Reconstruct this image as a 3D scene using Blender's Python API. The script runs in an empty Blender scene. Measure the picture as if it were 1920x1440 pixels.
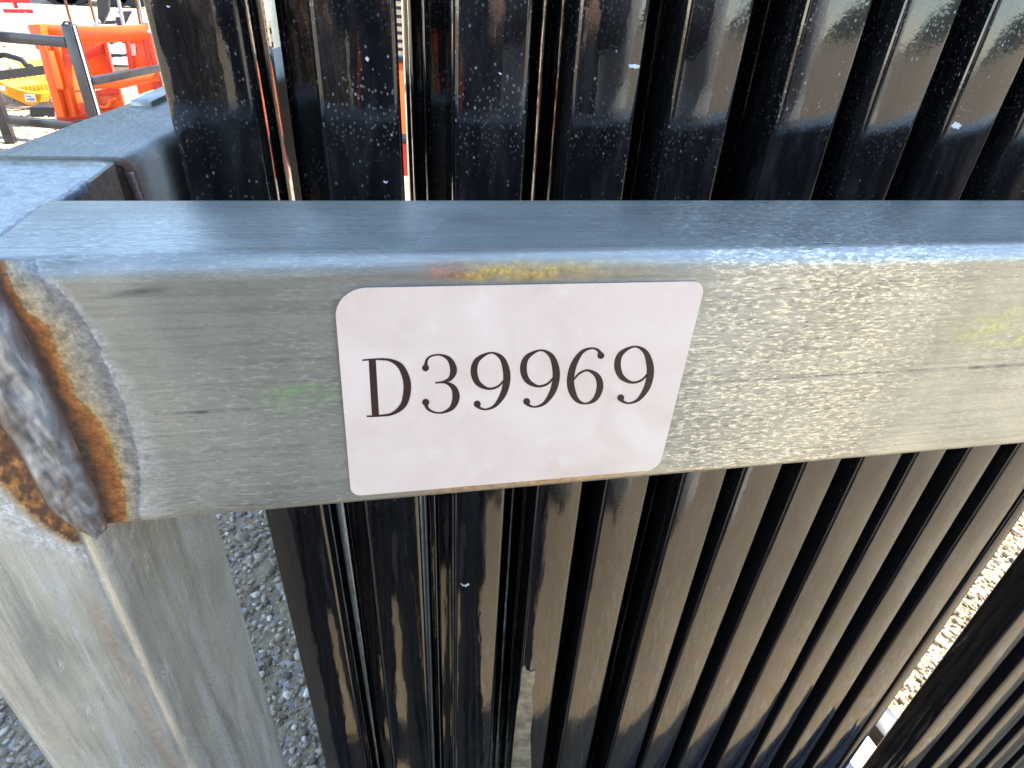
import bpy, bmesh, math, random
import numpy as np
from mathutils import Vector, Matrix, noise as mnoise
R = math.radians
random.seed(7); rng = np.random.default_rng(7)
scene = bpy.context.scene
C = scene.collection

# ------------------------------------------------------------------ camera
H = 1.15                                   # camera height above the gravel
F = 1170.0
def nrm(v): return v / np.linalg.norm(v)
_Z = nrm(-np.array([836-960, 2485-720, F])); _X = np.array([7133-960, 356-720, F])
_X = nrm(_X - _Z*(_X@_Z)); _Y = np.cross(_Z, _X)
if _Y[2] < 0: _Y = -_Y
W = np.array([_X, _Y, _Z])                 # camera axes -> world axes
cd = bpy.data.cameras.new('camera'); cam = bpy.data.objects.new('camera', cd); C.objects.link(cam)
r_, u_, b_ = W@np.array([1, 0, 0]), W@np.array([0, -1, 0]), W@np.array([0, 0, -1])
cam.matrix_world = Matrix(((r_[0], u_[0], b_[0], 0), (r_[1], u_[1], b_[1], 0), (r_[2], u_[2], b_[2], H), (0, 0, 0, 1)))
cd.sensor_width = 36; cd.lens = F/1920*36; cd.clip_start = 0.01; cd.clip_end = 1000
cd.dof.use_dof = True; cd.dof.focus_distance = 0.30; cd.dof.aperture_fstop = 90
scene.camera = cam

# ------------------------------------------------------------------ sky, sun, exposure
SUN_EL, SUN_AZ = R(50), R(15)               # azimuth measured from +X towards +Y
w = bpy.data.worlds.new('World'); scene.world = w; w.use_nodes = True
nt = w.node_tree; sky = nt.nodes.new('ShaderNodeTexSky'); sky.sky_type = 'NISHITA'; sky.sun_disc = False
sky.dust_density = .1; sky.altitude = 1200; sky.sun_elevation = SUN_EL; sky.sun_rotation = R(90) - SUN_AZ
bgn = nt.nodes['Background']; bgn.inputs['Strength'].default_value = 0.15
hs = nt.nodes.new('ShaderNodeHueSaturation'); hs.inputs['Saturation'].default_value = .93
nt.links.new(sky.outputs[0], hs.inputs['Color']); nt.links.new(hs.outputs[0], bgn.inputs[0])
sl = bpy.data.lights.new('sun', 'SUN'); sl.energy = 3.4; sl.angle = R(0.53); sl.color = (1, .95, .86)
so = bpy.data.objects.new('sun', sl); C.objects.link(so)
sd = Vector((math.cos(SUN_EL)*math.cos(SUN_AZ), math.cos(SUN_EL)*math.sin(SUN_AZ), math.sin(SUN_EL)))
so.rotation_euler = sd.to_track_quat('Z', 'Y').to_euler(); so.location = sd*40
scene.view_settings.view_transform = 'Standard'; scene.view_settings.look = 'None'
scene.view_settings.exposure = 2.38; scene.view_settings.gamma = 1
try: scene.view_settings.use_curve_mapping = False
except Exception: pass
scene.cycles.max_bounces = 8; scene.cycles.glossy_bounces = 6

# ------------------------------------------------------------------ helpers
def ray(px, py): return W@np.array([px-960, py-720, F])
def at(px, py, y):                         # the point of the place that lies at depth y on a line of sight
    r = ray(px, py); k = y/r[1]; return Vector((r[0]*k, y, r[2]*k + H))
def onz(px, py, z):                        # ... or at height z
    r = ray(px, py); k = (z-H)/r[2]; return Vector((r[0]*k, r[1]*k, z))

def link_mesh(name, me, mat, parent=None, loc=None):
    o = bpy.data.objects.new(name, me)
    if mat is not None and not me.materials: me.materials.append(mat)
    C.objects.link(o)
    if loc is not None: o.location = loc
    if parent is not None: o.parent = parent
    return o
def tag(o, label=None, cat=None, group=None, kind=None):
    if label: o['label'] = label
    if cat: o['category'] = cat
    if group: o['group'] = group
    if kind: o['kind'] = kind
    return o
def thing(name, loc, label, cat, group=None):
    o = bpy.data.objects.new(name, None); o.empty_display_size = .05
    C.objects.link(o); o.location = loc; tag(o, label, cat, group); return o
def pyd(name, verts, faces, smooth=False):
    me = bpy.data.meshes.new(name); me.from_pydata([tuple(v) for v in verts], [], faces); me.update()
    if smooth: me.polygons.foreach_set('use_smooth', [True]*len(me.polygons))
    return me
def bm_mesh(name, bm, smooth=None):
    bmesh.ops.recalc_face_normals(bm, faces=bm.faces)
    me = bpy.data.meshes.new(name); bm.to_mesh(me); bm.free()
    if smooth is not None:
        me.polygons.foreach_set('use_smooth', [True]*len(me.polygons))
        me.set_sharp_from_angle(angle=smooth)
    return me
def part(name, bm, mat, parent, smooth=None):
    """bmesh in world coordinates -> a child of parent (an Empty without rotation)"""
    off = Vector(parent.location)
    for v in bm.verts: v.co -= off
    return link_mesh(name, bm_mesh(name, bm, smooth), mat, parent)
def subpart(name, bm, mat, par, top, smooth=None):
    off = Vector(top.location)
    for v in bm.verts: v.co -= off
    return link_mesh(name, bm_mesh(name, bm, smooth), mat, par)
def single(name, bm, mat, label, cat, group=None, kind=None, smooth=None):
    cs = [v.co for v in bm.verts]
    base = Vector((sum(c.x for c in cs)/len(cs), sum(c.y for c in cs)/len(cs), min(c.z for c in cs)))
    for v in bm.verts: v.co -= base
    return tag(link_mesh(name, bm_mesh(name, bm, smooth), mat, None, base), label, cat, group, kind)

def bevel(bm, geom_edges, r, seg=2):
    if r > 0: bmesh.ops.bevel(bm, geom=geom_edges, offset=r, segments=seg, affect='EDGES', profile=.5)
def hexa(bm, p, r=0):
    """8 points: bottom ring of 4, top ring of 4"""
    b2 = bmesh.new(); v = [b2.verts.new(q) for q in p]
    for f in ((3,2,1,0),(4,5,6,7),(0,1,5,4),(1,2,6,5),(2,3,7,6),(3,0,4,7)): b2.faces.new([v[i] for i in f])
    bmesh.ops.recalc_face_normals(b2, faces=b2.faces)
    bevel(b2, b2.edges[:], r)
    me = bpy.data.meshes.new('t'); b2.to_mesh(me); b2.free(); bm.from_mesh(me); bpy.data.meshes.remove(me)
def box(bm, x0, x1, y0, y1, z0, z1, r=0):
    hexa(bm, [(x0,y0,z0),(x1,y0,z0),(x1,y1,z0),(x0,y1,z0),(x0,y0,z1),(x1,y0,z1),(x1,y1,z1),(x0,y1,z1)], r)
def frame_of(a, b, up=(0, 0, 1)):
    d = (Vector(b)-Vector(a)).normalized(); up = Vector(up)
    if abs(d.dot(up)) > .98: up = Vector((0, 1, 0))
    s = d.cross(up).normalized(); return d, s, s.cross(d).normalized()
def bar(bm, a, b, wd, ht, r=0, up=(0, 0, 1)):
    a, b = Vector(a), Vector(b); d, s, u = frame_of(a, b, up); s = s*wd/2; u = u*ht/2
    hexa(bm, [a-s-u, a+s-u, a+s+u, a-s+u, b-s-u, b+s-u, b+s+u, b-s+u], r)
def slab(bm, quad, th, r=0):
    """a quad of points given thickness away from the camera side"""
    q = [Vector(p) for p in quad]; n = (q[1]-q[0]).cross(q[3]-q[0]).normalized()
    if n.dot(q[0]-Vector((0, 0, H))) < 0: n = -n
    hexa(bm, q+[p+n*th for p in q], r)
def tube(bm, pts, r, seg=12, cap=True):
    pts = [Vector(p) for p in pts]; rings = []; rr = r if isinstance(r, (list, tuple)) else [r]*len(pts)
    for i, p in enumerate(pts):
        a = pts[max(i-1, 0)]; b = pts[min(i+1, len(pts)-1)]; d, s, u = frame_of(a, b)
        rings.append([bm.verts.new(p + (s*math.cos(t)+u*math.sin(t))*rr[i]) for t in [2*math.pi*k/seg for k in range(seg)]])
    for i in range(len(rings)-1):
        for k in range(seg):
            bm.faces.new((rings[i][k], rings[i][(k+1) % seg], rings[i+1][(k+1) % seg], rings[i+1][k]))
    if cap: bm.faces.new(rings[0][::-1]); bm.faces.new(rings[-1])
def spline(pts, n=8):
    pts = [np.array(p, float) for p in pts]; out = []
    for i in range(len(pts)-1):
        p0 = pts[max(i-1, 0)]; p1 = pts[i]; p2 = pts[i+1]; p3 = pts[min(i+2, len(pts)-1)]
        for k in range(n):
            t = k/n; out.append(.5*((2*p1)+(-p0+p2)*t+(2*p0-5*p1+4*p2-p3)*t*t+(-p0+3*p1-3*p2+p3)*t**3))
    out.append(pts[-1]); return out

# ------------------------------------------------------------------ materials
class Mat:
    def __init__(s, name):
        s.m = bpy.data.materials.new(name); s.m.use_nodes = True; s.t = s.m.node_tree
        s.b = s.t.nodes['Principled BSDF']
    def n(s, typ, **kw):
        x = s.t.nodes.new('ShaderNode'+typ)
        for k, v in kw.items():
            if k in x.inputs: s.put(x.inputs[k], v)
            else: setattr(x, k, v)
        return x
    def put(s, inp, v):
        if hasattr(v, 'is_output') or isinstance(v, bpy.types.NodeSocket): s.t.links.new(v, inp)
        else: inp.default_value = v
    def set(s, **kw):
        for k, v in kw.items(): s.put(s.b.inputs[k.replace('_', ' ')], v)
    def pos(s, scale=(1, 1, 1), obj=False):
        src = s.n('TexCoord').outputs['Object'] if obj else s.n('NewGeometry').outputs['Position']
        mp = s.n('Mapping'); s.put(mp.inputs['Vector'], src); mp.inputs['Scale'].default_value = scale
        return mp.outputs[0]
    def noise(s, vec, scale=1, detail=4, rough=.55, dist=0):
        x = s.n('TexNoise'); s.put(x.inputs['Vector'], vec); x.inputs['Scale'].default_value = scale
        x.inputs['Detail'].default_value = detail; x.inputs['Roughness'].default_value = rough; x.inputs['Distortion'].default_value = dist
        return x.outputs['Fac']
    def ramp(s, fac, stops, interp='LINEAR'):
        x = s.n('ValToRGB'); s.put(x.inputs[0], fac); cr = x.color_ramp; cr.interpolation = interp
        while len(cr.elements) < len(stops): cr.elements.new(.5)
        for e, (p, c) in zip(cr.elements, stops):
            e.position = p; e.color = (c, c, c, 1) if isinstance(c, (int, float)) else (*c, 1)
        return x.outputs[0]
    def mix(s, fac, a, b, mode='MIX'):
        x = s.n('Mix', data_type='RGBA', blend_type=mode); x.clamp_factor = True
        s.put(x.inputs[0], fac)
        for i, v in ((6, a), (7, b)): s.put(x.inputs[i], (*v, 1) if isinstance(v, tuple) and len(v) == 3 else v)
        return x.outputs[2]
    def math(s, op, a, b=0.0, c=None):
        x = s.n('Math', operation=op); s.put(x.inputs[0], a); s.put(x.inputs[1], b)
        if c is not None: s.put(x.inputs[2], c)
        return x.outputs[0]
    def bump(s, h, strength=.3, dist=.001):
        x = s.n('Bump'); s.put(x.inputs['Height'], h); x.inputs['Strength'].default_value = strength
        x.inputs['Distance'].default_value = dist; s.put(s.b.inputs['Normal'], x.outputs[0])

def paint(name, col, rough=.4, metal=0, var=.25, scale=8, bump=0, coat=0):
    m = Mat(name); n = m.noise(m.pos(), scale, 5)
    lo = tuple(c*(1-var) for c in col); hi = tuple(min(1, c*(1+var*.6)) for c in col)
    m.set(Base_Color=m.ramp(n, [(.3, lo), (.7, hi)]), Roughness=rough, Metallic=metal)
    if coat: m.set(Coat_Weight=coat)
    if bump: m.bump(n, bump, .004)
    return m.m

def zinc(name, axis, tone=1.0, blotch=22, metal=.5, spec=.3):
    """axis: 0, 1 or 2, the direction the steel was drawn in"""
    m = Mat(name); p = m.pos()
    sc = lambda lo, hi: tuple(lo if k == axis else hi for k in range(3))
    st = m.noise(m.pos(sc(14, 520)), 1, 7, .70)
    bl = m.noise(p, blotch, 6, .6, .4)
    fl = m.noise(m.pos(sc(230, 1050)), 1, 5, .7, .3)
    f2 = m.noise(m.pos(sc(300, 1150)), 1, 6, .74, .3)
    wear_glint = m.ramp(m.noise(m.pos(sc(7, 12)), 1, 3, .5), [(.45, .04), (.65, .45)])
    if axis == 0:                          # bright glints right of the sticker, painted in as cream flecks
        sx = m.n('SeparateXYZ'); m.put(sx.inputs[0], p)
        bandx = m.ramp(m.math('ADD', m.math('MULTIPLY', sx.outputs[0], 4.0), m.math('MULTIPLY', m.noise(p, 40, 4), .12)), [(.42, 0.0), (.50, 1.0), (.78, 1.0), (.92, .2)])
        wear_glint = m.math('MAXIMUM', wear_glint, bandx)
    base = m.ramp(bl, [(.28, (.36*tone, .36*tone, .31*tone)), (.5, (.46*tone, .465*tone, .40*tone)), (.72, (.565*tone, .565*tone, .48*tone))])
    c = m.mix(1, base, m.ramp(st, [(.3, .74), (.5, 1.0), (.7, 1.16)]), 'MULTIPLY')
    c = m.mix(m.math('MULTIPLY', m.ramp(fl, [(.55, 0.0), (.63, .75)]), wear_glint), c, (.16, .145, .12))
    c = m.mix(m.math('MULTIPLY', m.ramp(f2, [(.40, .95), (.49, 0.0)]), wear_glint), c, (.92, .87, .69))
    a = m.n('Attribute', attribute_name='stain')  # stains, and the reflections painted on the rail
    if axis == 2:                          # white oxide runs down the post
        run = m.noise(m.pos((75, 75, 9)), 1, 5, .62, .8); spot = m.noise(m.pos((150, 150, 55)), 1, 5, .7, .6)
        c = m.mix(m.ramp(run, [(.53, 0.0), (.66, .6)]), c, (.66, .71, .73))
        c = m.mix(m.ramp(run, [(.34, .55), (.46, 0.0)]), c, (.20, .225, .225))
        c = m.mix(m.ramp(spot, [(.60, 0.0), (.68, .7)]), c, (.74, .78, .80))
    grain = m.noise(p, 900, 5, .7); gr2 = m.noise(p, 240, 4, .6)
    tint = m.mix(1, a.outputs['Color'], m.ramp(grain, [(.3, .45), (.5, 1.0), (.7, 1.6)]), 'MULTIPLY')
    tint = m.mix(1, tint, m.ramp(gr2, [(.32, .42), (.5, 1.0), (.68, 1.3)]), 'MULTIPLY')
    c = m.mix(a.outputs['Alpha'], c, tint)
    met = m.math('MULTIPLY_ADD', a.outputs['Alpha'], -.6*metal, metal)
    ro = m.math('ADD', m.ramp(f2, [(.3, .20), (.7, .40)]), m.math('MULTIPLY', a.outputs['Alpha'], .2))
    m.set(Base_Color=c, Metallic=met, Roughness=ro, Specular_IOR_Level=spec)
    m.bump(m.math('ADD', st, m.math('MULTIPLY', fl, .7)), .22, .0005)
    return m.m

def gloss_black():
    m = Mat('black_gloss_paint'); p = m.pos()
    wav = m.noise(m.pos((55, 55, 14)), 1, 3, .5)
    orange_peel = m.noise(p, 520, 2, .5)
    v = m.n('TexVoronoi', feature='F1'); m.put(v.inputs['Vector'], m.pos((1, 1, .8))); v.inputs['Scale'].default_value = 330
    dots = m.ramp(v.outputs['Distance'], [(.10, 1.0), (.24, 0.0)])
    pick = m.n('SeparateColor'); m.put(pick.inputs[0], v.outputs['Color'])
    few = m.ramp(pick.outputs[0], [(.72, 0.0), (.97, 1.0)])
    v2 = m.n('TexVoronoi', feature='F1'); m.put(v2.inputs['Vector'], m.pos((1, 1, .7))); v2.inputs['Scale'].default_value = 640
    p2 = m.n('SeparateColor'); m.put(p2.inputs[0], v2.outputs['Color'])
    fine = m.math('MULTIPLY', m.ramp(v2.outputs['Distance'], [(.16, 1.0), (.36, 0.0)]), m.ramp(p2.outputs[1], [(.45, 0.0), (1.0, .55)]))
    patch = m.ramp(m.noise(p, 17, 4), [(.38, .12), (.62, 1.0)])
    z = m.n('SeparateXYZ'); m.put(z.inputs[0], m.n('NewGeometry').outputs['Position'])
    high = m.ramp(z.outputs[2], [(.80, .10), (1.0, 1.0)])        # dust has settled on the upper ends
    dust = m.math('MULTIPLY', m.math('MAXIMUM', m.math('MULTIPLY', dots, few), fine), m.math('MULTIPLY', patch, high))
    film = m.math('MULTIPLY', m.ramp(m.noise(m.pos((110, 110, 22)), 1, 6, .72), [(.45, 0.0), (.8, .09)]), high)
    scr = m.noise(m.pos((260, 260, 3)), 1, 3, .6)
    c = m.mix(dust, (.006, .006, .007), (.34, .33, .31)); c = m.mix(film, c, (.3, .29, .27))
    m.set(Base_Color=c, Roughness=m.math('ADD', m.ramp(scr, [(.5, .055), (.75, .12)]), m.math('MULTIPLY', dust, .6)), IOR=1.62)
    m.bump(m.math('ADD', m.math('MULTIPLY', wav, 1.0), m.math('MULTIPLY', orange_peel, .05)), .10, .004)
    return m.m

M = {}
M['rail'] = zinc('galvanised_steel_along_rail', 0, .90, 22, .50, .2)
M['post'] = zinc('galvanised_steel_along_post', 2, 1.12, 18, .35, .3)
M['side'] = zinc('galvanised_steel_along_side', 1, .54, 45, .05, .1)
M['black'] = gloss_black()
M['dblack'] = paint('satin_black_paint', (.018, .018, .02), .42, 0, .4, 20)
M['sticker'] = None
M['orange'] = paint('orange_paint', (.80, .115, .015), .38, 0, .18, 6)
M['red'] = paint('red_orange_paint', (.62, .035, .012), .4, 0, .2, 6)
M['truckred'] = paint('red_vehicle_paint', (.55, .01, .02), .3, 0, .2, 3)
M['yellow'] = paint('yellow_paint', (.78, .34, .012), .42, 0, .2, 9)
M['white'] = paint('white_paint', (.78, .77, .74), .5, 0, .08, 5)
M['grey'] = paint('grey_paint', (.40, .40, .38), .55, .2, .2, 8)
M['rubber'] = paint('black_rubber', (.012, .012, .012), .7, 0, .3, 30)
M['wood'] = paint('weathered_wood', (.44, .34, .22), .75, 0, .35, 25)
M['brown'] = paint('rusty_brown_steel', (.16, .07, .03), .7, .2, .4, 20)
M['ink'] = paint('dark_ink', (.042, .018, .014), .55, 0, .1, 50)
M['cloth'] = paint('dark_navy_cloth', (.018, .02, .03), .85, 0, .3, 40)
M['skin'] = paint('skin', (.50, .30, .21), .5, 0, .08, 20)
M['hair'] = paint('brown_hair', (.05, .028, .015), .6, 0, .3, 90)
M['cloud'] = paint('lilac_plastic', (.55, .52, .60), .5, 0, .1, 5)

m = Mat('sticker_paper'); bl = m.noise(m.pos(), 38, 4, .55, .6)
bub = m.noise(m.pos(), 120, 3, .5)
m.set(Base_Color=m.mix(m.ramp(bub, [(.58, 0.0), (.70, .30)]), m.ramp(bl, [(.3, (.80, .66, .56)), (.55, (.88, .74, .63)), (.75, (.91, .80, .70))]), (.93, .87, .80)), Roughness=.42)
m.bump(bl, .12, .001); M['sticker'] = m.m

m = Mat('weld_metal'); a1 = m.noise(m.pos((300, 300, 120)), 1, 5, .6, .6); a2 = m.noise(m.pos((110, 110, 38)), 1, 4, .55, 1.4)
c = m.ramp(a2, [(.28, (.10, .09, .085)), (.42, (.24, .25, .265)), (.56, (.36, .40, .45)), (.74, (.66, .72, .78))])
c = m.mix(m.ramp(a1, [(.60, 0.0), (.70, .7)]), c, (.24, .11, .035))
at_ = m.n('Attribute', attribute_name='stain'); c = m.mix(at_.outputs['Alpha'], c, at_.outputs['Color'])
m.set(Base_Color=c, Metallic=.6, Roughness=m.ramp(a1, [(.3, .26), (.7, .46)])); m.bump(a1, .08, .001); M['weld'] = m.m

m = Mat('gravel_ground'); p = m.pos()
n1 = m.noise(p, 2.2, 6); n2 = m.noise(p, 95, 6, .7); n3 = m.noise(p, .35, 4)
v = m.n('TexVoronoi', feature='F1'); m.put(v.inputs['Vector'], p); v.inputs['Scale'].default_value = 75
c = m.ramp(n2, [(.3, (.29, .20, .11)), (.5, (.44, .325, .18)), (.72, (.60, .465, .29))])
c = m.mix(1, c, m.ramp(n1, [(.3, .82), (.7, 1.1)]), 'MULTIPLY')
sc = m.n('SeparateColor'); m.put(sc.inputs[0], v.outputs['Color'])
c = m.mix(m.ramp(sc.outputs[0], [(.72, 0.0), (.8, .75)]), c, m.ramp(sc.outputs[1], [(0, (.22, .2, .18)), (1, (.66, .63, .57))]))
m.set(Base_Color=c, Roughness=.92)
m.bump(m.math('ADD', m.math('MULTIPLY', v.outputs['Distance'], -.8), n2), .8, .012); M['ground'] = m.m

m = Mat('gravel_stone'); isl = m.n('NewGeometry').outputs['Random Per Island']
c = m.ramp(isl, [(0, (.15, .105, .065)), (.3, (.32, .24, .15)), (.6, (.45, .35, .23)), (.86, (.58, .465, .32)), (1, (.84, .75, .60))])
c = m.mix(1, c, m.ramp(m.noise(m.pos(), 160, 4), [(.3, .78), (.7, 1.12)]), 'MULTIPLY')
m.set(Base_Color=c, Roughness=.85); M['stone'] = m.m

# ------------------------------------------------------------------ ground and gravel
bm = bmesh.new()
for (xa, xb, ya, yb) in ((-400, 400, -400, 400),):
    bm.faces.new([bm.verts.new(v) for v in ((xa, ya, 0), (xb, ya, 0), (xb, yb, 0), (xa, yb, 0))])
tag(link_mesh('gravel_yard', bm_mesh('gravel_yard', bm), M['ground']), None, None, None, 'structure')

def stones(name, boxes, kmin, kmax):
    t = (1+5**.5)/2
    iv = nrm(np.array([(-1,t,0),(1,t,0),(-1,-t,0),(1,-t,0),(0,-1,t),(0,1,t),(0,-1,-t),(0,1,-t),(t,0,-1),(t,0,1),(-t,0,-1),(-t,0,1)], float).reshape(-1, 3)[0])  # scale only
    iv = np.array([(-1,t,0),(1,t,0),(-1,-t,0),(1,-t,0),(0,-1,t),(0,1,t),(0,-1,-t),(0,1,-t),(t,0,-1),(t,0,1),(-t,0,-1),(-t,0,1)], float)
    iv /= np.linalg.norm(iv[0])
    fc = np.array([(0,11,5),(0,5,1),(0,1,7),(0,7,10),(0,10,11),(1,5,9),(5,11,4),(11,10,2),(10,7,6),(7,1,8),(3,9,4),(3,4,2),(3,2,6),(3,6,8),(3,8,9),(4,9,5),(2,4,11),(6,2,10),(8,6,7),(9,8,1)])
    V = []; 
    for (xa, xb, ya, yb, n, s0, s1) in boxes:
        c = np.c_[rng.uniform(xa, xb, n), rng.uniform(ya, yb, n)]
        s = s0*(s1/s0)**(rng.random(n)**2.4)
        ang = rng.uniform(0, 6.283, n); ca, sa = np.cos(ang), np.sin(ang)
        sc = np.c_[rng.uniform(.75, 1.35, n), rng.uniform(.6, 1.0, n), rng.uniform(.42, .8, n)]*s[:, None]*.5
        v = iv[None]*(1+rng.uniform(-.28, .28, (n, 12, 1)))*sc[:, None, :]
        x = v[..., 0]*ca[:, None]-v[..., 1]*sa[:, None]; y = v[..., 0]*sa[:, None]+v[..., 1]*ca[:, None]
        tilt = rng.uniform(-.4, .4, n)[:, None]; z = v[..., 2]+x*tilt
        V.append(np.stack([x+c[:, :1], y+c[:, 1:], z+(sc[:, 2]*.35)[:, None]], -1))
    V = np.concatenate(V); n = len(V)
    Fi = (fc[None]+np.arange(n)[:, None, None]*12).reshape(-1)
    me = bpy.data.meshes.new(name); me.vertices.add(n*12); me.vertices.foreach_set('co', V.reshape(-1).astype(np.float32))
    me.loops.add(len(Fi)); me.loops.foreach_set('vertex_index', Fi.astype(np.int32))
    me.polygons.add(n*20); me.polygons.foreach_set('loop_start', np.arange(0, n*60, 3, dtype=np.int32))
    me.update(); me.validate()
    return tag(link_mesh(name, me, M['stone']), None, None, None, 'stuff')
stones('gravel', [(-1.1, .35, .40, 1.5, 26000, .003, .020), (.35, 1.9, .35, 1.1, 15000, .004, .019),
                  (-1.1, .35, .45, 1.5, 420, .016, .034), (.7, 1.9, .4, 1.0, 700, .012, .026),
                  (-6, -1.2, 3.5, 10, 14000, .010, .030), (-9, .3, 9, 20, 5000, .02, .045), (-.6, .5, 1.5, 6, 3000, .012, .04)], 0, 0)

# unseen hills beyond the yard; added to darken what the steel mirrors
m = Mat('blocker_hill'); m.set(Base_Color=m.ramp(m.noise(m.pos(), .08, 6), [(.3, (.03, .045, .025)), (.7, (.09, .10, .055))]), Roughness=.95)
V = []; nx_, ny_ = 90, 16
for j in range(ny_+1):
    for i in range(nx_+1):
        a_ = R(-60)+R(240)*i/nx_; rr_ = 130+120*j/ny_; prof_ = math.sin(math.pi*min(1, j/ny_*1.25)*.62)
        if math.sin(a_) < 0: prof_ *= max(0, 1+math.sin(a_)*1.15)
        hgt = (52+22*mnoise.fractal(Vector((math.cos(a_)*2.3, math.sin(a_)*2.3, j*.05)), .9, 2, 5))*prof_
        V.append((rr_*math.cos(a_), rr_*math.sin(a_), max(-.5, hgt-.5)))
Fh = [(j*(nx_+1)+i, j*(nx_+1)+i+1, (j+1)*(nx_+1)+i+1, (j+1)*(nx_+1)+i) for j in range(ny_) for i in range(nx_)]
tag(link_mesh('blocker_hills', pyd('blocker_hills', V, Fh, True), m.m), None, None, None, 'structure')

# ------------------------------------------------------------------ galvanised rack at the front
def sec_pts(yf, yb, zt, zb, r, na=6, step=.001):
    """closed profile (y, z) starting at the front top, running down the front face"""
    def arc(cy, cz, a0, a1): return [(cy+r*math.cos(a0+(a1-a0)*k/na), cz+r*math.sin(a0+(a1-a0)*k/na)) for k in range(na+1)]
    pts = arc(yf+r, zt-r, math.pi/2, math.pi)                      # top -> front
    n = max(1, int((zt-zb-2*r)/step))
    pts += [(yf, zt-r-(zt-zb-2*r)*k/n) for k in range(1, n)]
    pts += arc(yf+r, zb+r, math.pi, 1.5*math.pi) + arc(yb-r, zb+r, 1.5*math.pi, 2*math.pi) + arc(yb-r, zt-r, 0, math.pi/2)
    return pts
YF, YB, ZT, ZB = .175, .233, H-.0716, H-.1712
ZTP = H-.0755                                                       # capped top of the post
XP = -.107                                                          # where rail and post meet

def front(px, py): v = at(px, py, YF); return v.x, v.z
def curve_x(pts):
    q = sorted([front(*p) for p in pts], key=lambda a: a[1]); zs = [a[1] for a in q]; xs = [a[0] for a in q]
    return lambda z: float(np.interp(z, zs, xs))
bead_r = curve_x([(0,540),(30,585),(60,650),(90,700),(110,750),(130,800),(165,880),(190,940),(202,990),(186,1004)])
rust_o = curve_x([(0,505),(50,578),(100,620),(125,690),(150,740),(190,790),(222,870),(238,930),(244,970),(232,1003)])
haz_o = curve_x([(40,488),(100,535),(150,590),(190,655),(225,735),(250,805),(262,890),(264,970),(258,1000)])
bead_l = curve_x([(-40,700),(0,800),(30,845),(65,910),(90,955),(140,992),(178,1004)])
rust_l = curve_x([(-80,780),(0,895),(50,952),(90,990),(140,1018),(175,1022)])
ZBOT = front(180, 1008)[1]
def lerp3(a, b, t): return tuple(a[i]+(b[i]-a[i])*t for i in range(3))
def ss(a, b, x): t = min(1, max(0, (x-a)/(b-a))); return t*t*(3-2*t)
def fbm(x, z, s): return mnoise.fractal(Vector((x*s, 3.3, z*s)), .8, 2, 4)
def stain_front(x, z):
    j = fbm(x, z, 210)*.0007 + fbm(x, z, 45)*.0006
    xb, xo, xh = bead_r(z), rust_o(z), haz_o(z); x2 = x+j
    if x2 < xb: return (.05, .03, .022, .95)
    if x2 < xo:
        t = (x2-xb)/(xo-xb+1e-6); g = .5+.9*fbm(x, z, 420)
        col = lerp3((.06, .03, .02), (.31, .105, .022), ss(.12, .62, t)); col = lerp3(col, (.50, .27, .08), ss(.62, 1, t)*max(.3, min(1, g)))
        return (*col, .95)
    if x2 < xh:
        t = (x2-xo)/(xh-xo+1e-6)
        col = lerp3((.46, .34, .17), (.36, .32, .25), ss(0, .5, t)); col = lerp3(col, (.21, .215, .235), ss(.5, .95, t))
        return (*col, .85*(1-.15*t))
    d = x2-xh
    lim = .011*ss(ZT, ZB, z)+.003
    a = (1-ss(0, lim, d))*.34*(.7+.8*max(0, .5+fbm(x, z, 200)))
    return (.60, .60, .60, a)
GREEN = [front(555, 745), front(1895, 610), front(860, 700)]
def stain_glint_rail(x, y, z, on_front):
    if x < XP+.075 and on_front:
        s = stain_front(x, z)
        if s[3] > .02: return s
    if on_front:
        # blurred reflections of green and orange machines, painted into the steel colour
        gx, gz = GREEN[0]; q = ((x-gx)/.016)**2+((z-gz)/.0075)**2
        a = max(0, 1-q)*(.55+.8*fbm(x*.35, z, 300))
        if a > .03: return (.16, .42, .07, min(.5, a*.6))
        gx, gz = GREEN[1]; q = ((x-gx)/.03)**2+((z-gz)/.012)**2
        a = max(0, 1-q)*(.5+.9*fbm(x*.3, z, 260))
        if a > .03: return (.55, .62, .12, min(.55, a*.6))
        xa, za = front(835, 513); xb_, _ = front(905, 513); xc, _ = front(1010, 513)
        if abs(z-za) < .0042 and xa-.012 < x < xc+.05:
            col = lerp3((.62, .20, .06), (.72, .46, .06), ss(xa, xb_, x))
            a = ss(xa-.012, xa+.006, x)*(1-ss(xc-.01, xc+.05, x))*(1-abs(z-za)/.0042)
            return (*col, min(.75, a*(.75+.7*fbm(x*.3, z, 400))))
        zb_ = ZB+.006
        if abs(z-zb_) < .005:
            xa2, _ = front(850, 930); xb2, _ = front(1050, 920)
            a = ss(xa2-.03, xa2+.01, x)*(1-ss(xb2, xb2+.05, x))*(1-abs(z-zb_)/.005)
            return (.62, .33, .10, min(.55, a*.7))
        # long scratch and a dark gouge
        x0, z0 = front(240, 781); x1, z1 = front(1920, 683)
        zl = z0+(z1-z0)*(x-x0)/(x1-x0)
        if abs(z-zl) < .00055: return (.16, .15, .13, .55+.5*fbm(x, 0, 160))
        gx, gz = front(262, 547); q = ((x-gx)/.011)**2+((z-gz-(x-gx)*.12)/.0014)**2
        if q < 1: return (.10, .095, .085, .8*(1-q))
    return (0, 0, 0, 0)

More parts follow.
